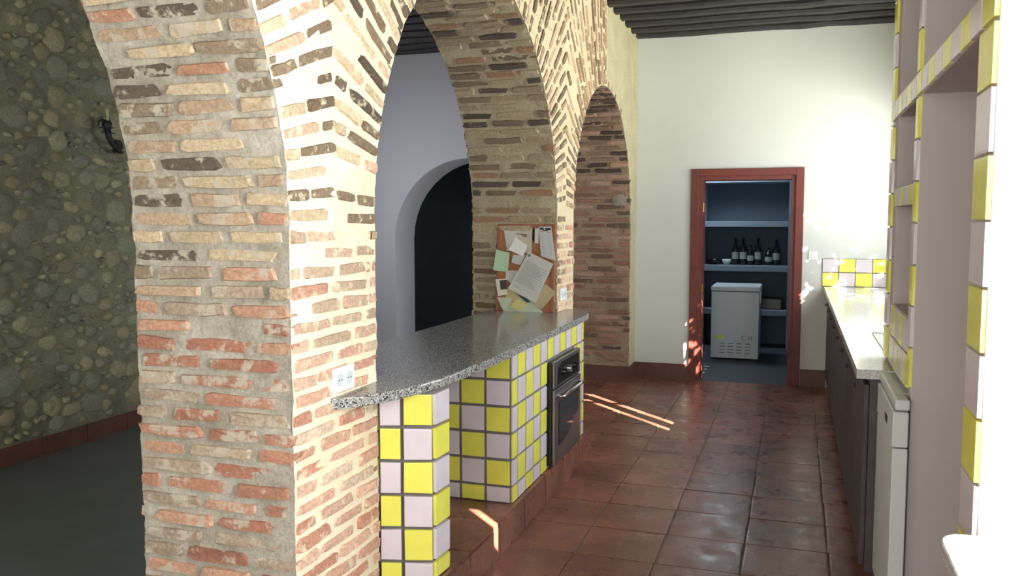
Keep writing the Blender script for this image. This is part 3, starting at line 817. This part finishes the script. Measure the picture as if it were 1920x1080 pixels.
# ------------------------------------------------------------------ wall lamp on the stone wall
sc_ = empty('wall_lamp', (XS, 5.28, 2.2), 'black wrought iron candle lamp on the stone wall', 'lamp')
sx = XS+0.13
bm = bmesh.new()
tube(bm, [(XS+0.02, 5.18, 2.11), (sx, 5.110, 2.095), (sx, 5.060, 2.105), (sx, 5.015, 2.145), (sx, 4.990, 2.195), (sx, 4.975, 2.250)], [0.011, 0.012, 0.013, 0.016, 0.02, 0.024], 10)
tube(bm, [(XS+0.02, 5.17, 2.18), (sx, 5.090, 2.155), (sx, 5.030, 2.165), (sx, 5.000, 2.200)], [0.008, 0.009, 0.010, 0.012], 8)
adopt(link('arm', bm_mesh(bm, 'arm', True), MT['wrought']), sc_)
bm = bmesh.new()
lathe(bm, [(0.012, 0.0), (0.03, 0.02), (0.036, 0.05), (0.028, 0.07), (0.018, 0.075)], (sx, 4.975, 2.235), 12)
adopt(link('cup', bm_mesh(bm, 'cup', True), MT['wrought']), sc_)
bm = bmesh.new()
tube(bm, [(sx, 4.970, 2.300), (sx, 4.935, 2.315), (sx, 4.900, 2.295), (sx, 4.890, 2.260)], [0.011, 0.010, 0.007, 0.004], 8)
for a, b in (((4.98, 2.27), (4.895, 2.252)), ((4.98, 2.23), (4.915, 2.223)), ((4.985, 2.23), (5.05, 2.223)), ((4.99, 2.26), (5.035, 2.265))):
    tube(bm, [(sx, *a), (sx, *b)], [0.007, 0.003], 6)
tube(bm, [(sx, 5.000, 2.290), (sx-0.03, 5.03, 2.32), (sx-0.07, 5.065, 2.35)], [0.006, 0.006, 0.005], 6)
tube(bm, [(sx, 5.010, 2.110), (sx, 5.040, 2.080)], [0.006, 0.002], 6)
adopt(link('leaf_scrolls', bm_mesh(bm, 'leaf_scrolls', True), MT['wrought']), sc_)
bm = bmesh.new(); lathe(bm, [(0.011, 0.0), (0.011, 0.085), (0.009, 0.09)], (sx, 4.980, 2.305), 10)
adopt(link('candle_sleeve', bm_mesh(bm, 'candle_sleeve', True), MT['candle']), sc_)
bm = bmesh.new(); tube(bm, [(XS-0.01, 5.185, 2.15), (XS+0.03, 5.185, 2.15)], [0.05, 0.045], 14)
adopt(link('wall_plate', bm_mesh(bm, 'wall_plate'), MT['wrought']), sc_)

# ------------------------------------------------------------------ doorway, pantry, freezer, bottles
dr = empty('door_1', (DX0, YF, 0), 'red-brown wooden frame of the pantry doorway', 'door frame', kind='structure')
cas = 0.07
for b in ((DX0-cas, DX0+0.005, YF-0.025, YF+0.0, 0, DZ+cas-0.005), (DX1-0.005, DX1+cas, YF-0.025, YF+0.0, 0, DZ+cas-0.005), (DX0+0.005, DX1-0.005, YF-0.025, YF+0.0, DZ-0.005, DZ+cas-0.005)):
    adopt(boxes('casing', MT['redwood'], [b], bev=0.004), dr)
for b in ((DX0, DX0+0.045, YF, YF+0.24, 0, DZ), (DX1-0.045, DX1, YF, YF+0.24, 0, DZ), (DX0+0.045, DX1-0.045, YF, YF+0.24, DZ-0.045, DZ)):
    adopt(boxes('jamb', MT['redwood'], [b], bev=0.002), dr)
for z in (1.72, 0.92):
    hb = bmesh.new(); tube(hb, [(DX0+0.05, YF+0.012, z-0.045), (DX0+0.05, YF+0.012, z+0.045)], 0.009, 8); box(hb, DX0+0.044, DX0+0.049, YF+0.01, YF+0.05, z-0.04, z+0.04)
    adopt(link('hinge', bm_mesh(hb, 'hinge'), MT['brass']), dr)
# pantry shell
px0, px1, py1 = -1.6, 0.25, 11.45
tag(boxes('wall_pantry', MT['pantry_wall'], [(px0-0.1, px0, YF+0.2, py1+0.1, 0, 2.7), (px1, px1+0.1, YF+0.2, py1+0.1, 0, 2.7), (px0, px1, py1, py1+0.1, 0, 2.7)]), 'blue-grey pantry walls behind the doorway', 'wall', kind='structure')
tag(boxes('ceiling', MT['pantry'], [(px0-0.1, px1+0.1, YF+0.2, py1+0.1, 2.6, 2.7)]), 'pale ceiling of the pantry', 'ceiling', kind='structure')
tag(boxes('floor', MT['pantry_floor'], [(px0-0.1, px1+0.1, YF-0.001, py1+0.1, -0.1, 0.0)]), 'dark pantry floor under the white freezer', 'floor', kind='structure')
shf = empty('pantry_shelves', (-0.6, 11.2, 0), 'built-in plaster shelves across the pantry back wall', 'shelves')
SX0, SX1 = -1.13, -0.09
adopt(boxes('upright', MT['pantry'], [(SX0-0.10, SX0+0.02, 11.0, py1, 0.0, 2.2)]), shf)
adopt(boxes('upright', MT['pantry'], [(SX1-0.01, SX1+0.06, 11.0, py1, 0.0, 2.2)]), shf)
for z0, z1 in ((2.06, 2.13), (1.51, 1.58), (0.955, 1.03), (0.41, 0.48)):
    adopt(boxes('shelf', MT['pantry'], [(SX0, SX1, 11.0, py1, z0, z1)], bev=0.004), shf)
def bottle(px, h, rad, label, mat=MT['glass_bottle'], y=11.16):
    # px: x in metres
    o = empty('bottle', (px, y, 1.0305), label, 'bottle', 'bottles on the middle pantry shelf')
    bm = bmesh.new()
    lathe(bm, [(rad*0.9, 0), (rad, 0.01), (rad, h*0.58), (rad*0.8, h*0.68), (rad*0.34, h*0.78), (rad*0.32, h*0.93)], (px, y, 1.0305), 14)
    adopt(link('glass_body', bm_mesh(bm, 'glass_body', True), mat), o)
    bm = bmesh.new(); lathe(bm, [(rad*0.38, 0), (rad*0.38, h*0.08)], (px, y, 1.0305+h*0.925), 12)
    adopt(link('cap', bm_mesh(bm, 'cap'), MT['black']), o)
    bm = bmesh.new(); lathe(bm, [(rad*1.02, h*0.22), (rad*1.02, h*0.48)], (px, y, 1.0305), 14)
    adopt(link('paper_label', bm_mesh(bm, 'paper_label'), paper((150, 156, 150))), o)
bottle(-0.735, 0.34, 0.04, 'leftmost tall dark bottle on the middle pantry shelf')
bottle(-0.64, 0.34, 0.042, 'tall dark bottle second from left on the middle pantry shelf')
bottle(-0.55, 0.25, 0.04, 'shorter bottle third from left on the middle pantry shelf')
bottle(-0.46, 0.34, 0.038, 'slim bottle fourth from left on the middle pantry shelf')
bottle(-0.33, 0.22, 0.045, 'small squat bottle fifth from left on the middle pantry shelf')
bottle(-0.24, 0.32, 0.04, 'tall bottle nearest the right end of the middle pantry shelf')
for x, r_, lb in ((-0.99, 0.075, 'dark shallow bowl at the left end of the pantry shelf'), (-0.84, 0.06, 'small pale bowl beside the leftmost bottle')):
    bm = bmesh.new(); lathe(bm, [(r_*0.5, 0), (r_*0.9, 0.03), (r_, 0.07), (r_*0.93, 0.07), (r_*0.8, 0.03), (r_*0.4, 0.012)], (x, 11.18, 1.0305), 16)
    tag(link('bowl', bm_mesh(bm, 'bowl', True), MT['black'] if r_ > 0.07 else MT['white_enamel']), lb, 'bowl')
bm = bmesh.new(); box(bm, -0.42, -0.16, 11.08, 11.36, 0.4805, 0.62, 0.01); tag(link('storage_box', bm_mesh(bm, 'storage_box'), MT['black']), 'dark box on the low pantry shelf right of the freezer', 'box')
# chest freezer
fx0, fx1, fy0, fy1, fh = -0.915, -0.385, 10.0, 10.6, 0.84
fz = empty('chest_freezer', ((fx0+fx1)/2, 10.3, 0), 'white chest freezer standing in the pantry doorway view', 'freezer')
adopt(boxes('cabinet', MT['white_enamel'], [(fx0, fx1, fy0, fy1, 0.015, fh-0.06)], bev=0.008), fz)
adopt(boxes('lid', MT['white_enamel'], [(fx0-0.006, fx1+0.01, fy0-0.008, fy1, fh-0.053, fh)], bev=0.01), fz)
adopt(boxes('lid_seal', MT['black'], [(fx0+0.01, fx1-0.01, fy0+0.006, fy1-0.01, fh-0.062, fh-0.05)]), fz)
adopt(boxes('hinge_cover', MT['white_enamel'], [(fx1-0.002, fx1+0.018, fy0+0.05, fy0+0.2, fh-0.19, fh-0.01)], bev=0.004), fz)
for x in (fx0+0.05, fx1-0.05):
    for y in (fy0+0.05, fy1-0.05):
        adopt(boxes('foot', MT['black'], [(x-0.02, x+0.02, y-0.02, y+0.02, 0.0, 0.016)]), fz)
for i in range(4):
    for j in range(4):
        x = fx0+0.10+i*0.094; z = 0.075+j*0.036
        adopt(boxes('vent_slit', MT['black'], [(x, x+0.06, fy0-0.0012, fy0+0.004, z, z+0.007)]), fz)
bm = bmesh.new(); tube(bm, [(fx0+0.105, fy0-0.0015, 0.255), (fx0+0.105, fy0+0.002, 0.255)], 0.026, 16)
bmesh.ops.scale(bm, vec=(1.5, 1, 1), space=Matrix.Translation((-(fx0+0.105), 0, 0)), verts=bm.verts[:])
adopt(link('sticker', bm_mesh(bm, 'sticker'), MT['yellow']), fz)
def text_mesh(name, body, size, mat, mx):
    c = bpy.data.curves.new(name, 'FONT'); c.body = body; c.size = size; c.extrude = 0.0008
    o = bpy.data.objects.new(name, c); col.objects.link(o)
    dg = bpy.context.evaluated_depsgraph_get(); me = bpy.data.meshes.new_from_object(o.evaluated_get(dg))
    bpy.data.objects.remove(o); me.name = name
    return link(name, me, mat, None, mx)
t = text_mesh('lettering', 'C.H', 0.075, paper((110, 116, 122)), Matrix.Translation((fx0+0.34, fy0-0.001, 0.23)) @ Matrix.Rotation(PI/2, 4, 'X'))
adopt(t, fz)
# scrap of paper on the doorway floor, light switch
bm = bmesh.new(); box(bm, -0.03, 0.03, -0.012, 0.012, 0, 0.006)
sp = link('paper_scrap', bm_mesh(bm, 'paper_scrap'), paper((226, 228, 228))); sp.location = (-0.9, 9.42, 0.001); sp.rotation_euler.z = -0.3
tag(sp, 'small white scrap on the floor just inside the pantry doorway', 'scrap')
ls = empty('light_switch', (0.148, YF, 1.26), 'small white light switch between doorway and tiled splashback', 'switch')
adopt(boxes('plate', MT['white_plastic'], [(0.11, 0.186, YF-0.01, YF+0.001, 1.22, 1.3)], bev=0.003), ls)
adopt(boxes('rocker', MT['white_plastic'], [(0.13, 0.166, YF-0.014, YF-0.009, 1.235, 1.285)], bev=0.002), ls)

# ------------------------------------------------------------------ right worktop run
WX = 0.255
wt = empty('worktop_run', (0.6, 6.2, 0.93), 'glossy granite worktop coloured pale for window glare, along the right wall under the windows', 'worktop')
SKY = (4.4, 5.1); SKX = (0.43, 0.85)
adopt(boxes('slab', MT['glare_granite'], [(WX, SKX[0], 3.85, YF, 0.93, 0.97), (SKX[0], XW, 3.85, SKY[0], 0.93, 0.97), (SKX[0], XW, SKY[1], YF, 0.93, 0.97), (SKX[1], XW, SKY[0], SKY[1], 0.93, 0.97)], bev=0.0), wt)
sk_ = empty('sink', (0.64, 4.75, 0.8), 'steel sink let into the right worktop', 'sink')
a, b, c, e = SKX[0], SKX[1], SKY[0], SKY[1]
adopt(boxes('rim', MT['chrome'], [(a-0.02, b+0.02, c-0.02, c+0.03, 0.9705, 0.975), (a-0.02, b+0.02, e-0.03, e+0.02, 0.9705, 0.975), (a-0.02, a+0.03, c, e, 0.9705, 0.975), (b-0.03, b+0.02, c, e, 0.9705, 0.975)], bev=0.001), sk_)
adopt(boxes('basin', MT['steel'], [(a+0.005, b-0.005, c+0.005, e-0.005, 0.80, 0.805), (a+0.005, a+0.012, c+0.005, e-0.005, 0.8, 0.971), (b-0.012, b-0.005, c+0.005, e-0.005, 0.8, 0.971), (a+0.005, b-0.005, c+0.005, c+0.012, 0.8, 0.971), (a+0.005, b-0.005, e-0.012, e-0.005, 0.8, 0.971)]), sk_)
cab = empty('base_cupboard', (0.6, 6.2, 0), 'dark wooden base cupboards under the right worktop', 'cupboard')
adopt(boxes('carcass', MT['dark_wood'], [(0.31, 0.93, 3.86, SKY[0]-0.03, 0.09, 0.928), (0.31, 0.93, SKY[1]+0.03, YF-0.002, 0.09, 0.928), (0.31, 0.93, SKY[0]-0.03, SKY[1]+0.03, 0.09, 0.78), (0.31, 0.40, SKY[0]-0.03, SKY[1]+0.03, 0.78, 0.928)]), cab)
adopt(boxes('kick_board', MT['dark_wood'], [(0.35, 0.9, 3.87, YF-0.002, 0.0, 0.09)]), cab)
y = 3.88
while y < YF-0.2:
    y1 = min(y+0.585, YF-0.01)
    dd = adopt(boxes('door', MT['dark_wood'], [(0.288, 0.31, y+0.004, y1-0.004, 0.11, 0.90)], bev=0.004), cab)
    bm = bmesh.new(); tube(bm, [(0.289, y1-0.06, 0.8), (0.268, y1-0.06, 0.8)], [0.008, 0.013], 10)
    kn = link('knob', bm_mesh(bm, 'knob', True), MT['dark_wood']); kn.parent = dd; kn.matrix_parent_inverse = (cab.matrix_basis @ dd.matrix_parent_inverse).inverted() if False else Matrix.Identity(4)
    y += 0.59
# splashback on the far wall
sb = empty('splashback', (0.58, YF, 0.97), 'yellow and lilac tile splashback on the end wall above the worktop', 'splashback')
adopt(boxes('bed', MT['grout'], [(0.235, XW, YF-0.006, YF-0.0005, 0.971, 1.235)]), sb)
tile_panel(sb, (0.235, YF-0.008, 0.972), (1, 0, 0), (0, 0, 1), (0, -1, 0), XW-0.24, 0.262, pitch=0.147, joint=0.007, v0=0.131, phase=0)

# ------------------------------------------------------------------ tiled niche block on the right
UX = 0.40; Y0, Y1 = 2.10, 4.24
nb = empty('wall_niches', (0.67, 3.2, 0), 'thick plastered block with niches edged in tiles, right side', 'wall', kind='structure')
pl_ = MT['lilac_plaster']
def nbox(lst, name='plaster'): return adopt(boxes(name, pl_, lst, bev=0.004), nb)
nbox([(UX, XW-0.001, Y0, Y0+0.165, 0, ZC)])                      # near upright
nbox([(UX, XW-0.001, 3.30, 3.375, 0, ZC)])                       # between wide and narrow niches
nbox([(UX, XW-0.001, 4.0, Y1, 0.972, ZC)])                       # far upright
nbox([(UX, XW-0.001, Y0+0.165, 3.30, 2.035, 2.115)])             # lintel of the wide niche
nbox([(UX, XW-0.001, 3.375, 4.0, 2.035, 2.115)])
nbox([(UX, XW-0.001, 3.375, 4.0, 1.655, 1.73)])                  # shelf in the narrow niche
nbox([(UX, XW-0.001, 3.375, 4.0, 0.981, 1.24)])                  # tiled step over the dishwasher
nbox([(XW-0.16, XW-0.001, Y0+0.165, 4.0, 0.0, ZC)])              # back
nbox([(UX, XW-0.16, Y0+0.165, 4.0, ZC-0.12, ZC)])
def strip(p0, u, n, widths, hw, phase, th=0.010):
    a = 0.0
    for i, l in enumerate(widths):
        pass
def vstrip(yc, width, z0, z1, pitch, phase, jig=0.0):
    z = z0; k = phase
    while z < z1-0.02:
        h_ = min(pitch, z1-z)
        tile(nb, 'yellow' if k % 2 == 0 else 'lilac', (UX-0.003, yc, z+h_/2), (0, 1, 0), (0, 0, 1), (-1, 0, 0), -(width-0.004), h_-0.008, 0.014)
        z += h_; k += 1
vstrip(Y0+0.083, 0.165, -0.02, 2.03, 0.147, 1)
vstrip(Y0+0.083, 0.165, 2.115, ZC-0.01, 0.147, 1)
vstrip(3.3375, 0.075, 1.0, 2.03, 0.147, 0)
vstrip(3.3375, 0.075, 2.115, ZC-0.01, 0.147, 0)
vstrip(4.18, 0.12, 0.98, 2.03, 0.147, 0)
vstrip(4.18, 0.12, 2.115, ZC-0.01, 0.147, 0)
def hstrip(y0, y1, z0, z1, pitch, phase):
    y = y0; k = phase
    while y < y1-0.02:
        l = min(pitch, y1-y)
        tile(nb, 'yellow' if k % 2 == 0 else 'lilac', (UX-0.003, y+l/2, (z0+z1)/2), (0, 1, 0), (0, 0, 1), (-1, 0, 0), -(l-0.008), z1-z0-0.004, 0.014)
        y += l; k += 1
hstrip(Y0, Y1, 2.035, 2.115, 0.143, 0)
hstrip(3.38, 4.0, 1.655, 1.73, 0.143, 0)
hstrip(3.38, 4.0, 0.985, 1.11, 0.143, 0)
hstrip(3.38, 4.0, 1.115, 1.24, 0.143, 1)

# dishwasher
dw = empty('dishwasher', (0.6, 3.55, 0), 'white dishwasher standing proud below the narrow niches', 'dishwasher')
adopt(boxes('housing', MT['white_enamel'], [(0.392, 0.785, 3.385, 3.835, 0.1, 0.925)], bev=0.003), dw)
adopt(boxes('kick_plate', MT['white_enamel'], [(0.40, 0.785, 3.385, 3.83, 0.0, 0.1)]), dw)
adopt(boxes('top_panel', MT['white_enamel'], [(0.345, 0.785, 3.38, 3.84, 0.926, 0.966), (0.345, 0.394, 3.25, 3.381, 0.926, 0.966)], bev=0.008), dw)
dd = adopt(boxes('door', MT['white_enamel'], [(0.34, 0.391, 3.25, 3.84, 0.12, 0.79)], bev=0.004), dw)
cp = adopt(boxes('control_panel', MT['white_enamel'], [(0.338, 0.391, 3.25, 3.84, 0.794, 0.922)], bev=0.006), dw)
adopt(boxes('grip_recess', MT['black'], [(0.3365, 0.34, 3.42, 3.5, 0.84, 0.87)]), dw)

# marble window sill in the foreground, bottom right
bm_pts = [(0.312, 0.2), (0.308, 1.97)] + [(0.358-0.05*math.cos(t), 1.97+0.06*math.sin(t)) for t in (0.4, 0.8, 1.2, 1.57)] + [(XW, 2.09), (XW, 0.2)]
sill = outline_slab('stone_sill', bm_pts, 0.88, 0.918, MT['glare_granite'], 0.007)
tag(sill, 'stone sill coloured pale for sun glare, with rounded corner, lower right edge of the picture', 'sill')
tag(boxes('wall_sill', MT['white'], [(0.40, XW, 0.22, 2.09, 0, 0.879)]), 'white masonry below the stone sill', 'wall', kind='structure')

# ------------------------------------------------------------------ outside the windows: added screens that block the sun, and a tree
def screen(yh, x0, x1, gaps, label):
    """upright boards added to block the sun and shape its streaks; gaps: (x_centre, width, z0, z1)"""
    root = empty('added_sun_screen', (x0, yh, 0), label, 'screen')
    cuts = sorted(gaps); x = x0
    for (xc, w_, za, zb) in cuts:
        adopt(boxes('board', MT['dark_wood'], [(x, xc-w_/2, yh-0.012, yh+0.012, 0, 4.6)]), root)
        adopt(boxes('board', MT['dark_wood'], [(xc-w_/2, xc+w_/2, yh-0.012, yh+0.012, 0, za)]), root)
        adopt(boxes('board', MT['dark_wood'], [(xc-w_/2, xc+w_/2, yh-0.012, yh+0.012, zb, 4.6)]), root)
        x = xc+w_/2
    adopt(boxes('board', MT['dark_wood'], [(x, x1, yh-0.012, yh+0.012, 0, 4.6)]), root)
    return root
k_ = SUN_T*math.sqrt(2)
def through(px, py, pz, yh):  # where the sun ray that lands on p crosses the plane y = yh
    t_ = py-yh
    return (px+t_, pz+k_*t_)
g1 = through(-1.43, 3.80, 0.165, 0.45)
screen(0.45, 1.1, 2.1, [(g1[0], 0.075, g1[1]-0.22, g1[1]+0.06)], 'added sun-blocking screen outside the window beside the sill')
ga = through(-0.853, 6.634, 0, 4.3); gb = through(-1.791, 7.599, 0, 4.3)
gc = through(-0.859, 6.437, 0, 4.3); gd = through(-1.772, 7.357, 0, 4.3)
mid_a = through(-1.422, 7.2, 0, 4.3)[1]
s2 = screen(4.3, 1.1, 2.75, [((gc[0]+gd[0])/2, 0.085, gc[1], gd[1]), ((ga[0]+gb[0])/2, 0.095, ga[1], gb[1])], 'added sun-blocking screen outside the window above the sink')
adopt(boxes('streak_break', MT['dark_wood'], [(1.15, 1.75, 4.325, 4.35, mid_a-0.012, mid_a+0.026)]), s2)  # bar added to split the sun streaks
# leafy tree that dapples the sun on the far wall
tr = empty('tree', (3.3, 5.6, 0), 'leafy tree outside the far kitchen window', 'tree')
bm = bmesh.new(); tube(bm, [(3.3, 5.6, 0), (3.35, 5.6, 1.5), (3.2, 5.5, 2.6), (3.1, 5.4, 3.6), (3.0, 5.4, 4.3)], [0.12, 0.1, 0.07, 0.04, 0.02], 8)
adopt(link('trunk', bm_mesh(bm, 'trunk', True), MT['dark_wood']), tr)
r = random.Random(5); V = []; F = []
for i in range(3300):
    p = Vector((r.uniform(2.85, 4.1), r.uniform(3.6, 6.7), r.uniform(2.5, 5.2)))
    s = r.uniform(0.04, 0.07); a = Vector((r.uniform(-1, 1), r.uniform(-1, 1), r.uniform(-1, 1))).normalized(); b = a.orthogonal().normalized()
    o0 = len(V); V += [(p+a*s*1.5)[:], (p+b*s*0.7)[:], (p-a*s*1.5)[:], (p-b*s*0.7)[:]]; F.append((o0, o0+1, o0+2, o0+3))
me = bpy.data.meshes.new('foliage'); me.from_pydata(V, [], F); me.update()
lf = adopt(link('foliage', me, MT['leaf']), tr); lf['kind'] = 'stuff'
tag(boxes('floor', MT['white'], [(1.1, 9, -5, 12, -0.2, -0.1)]), 'pale paved ground outside the windows', 'ground', kind='structure')
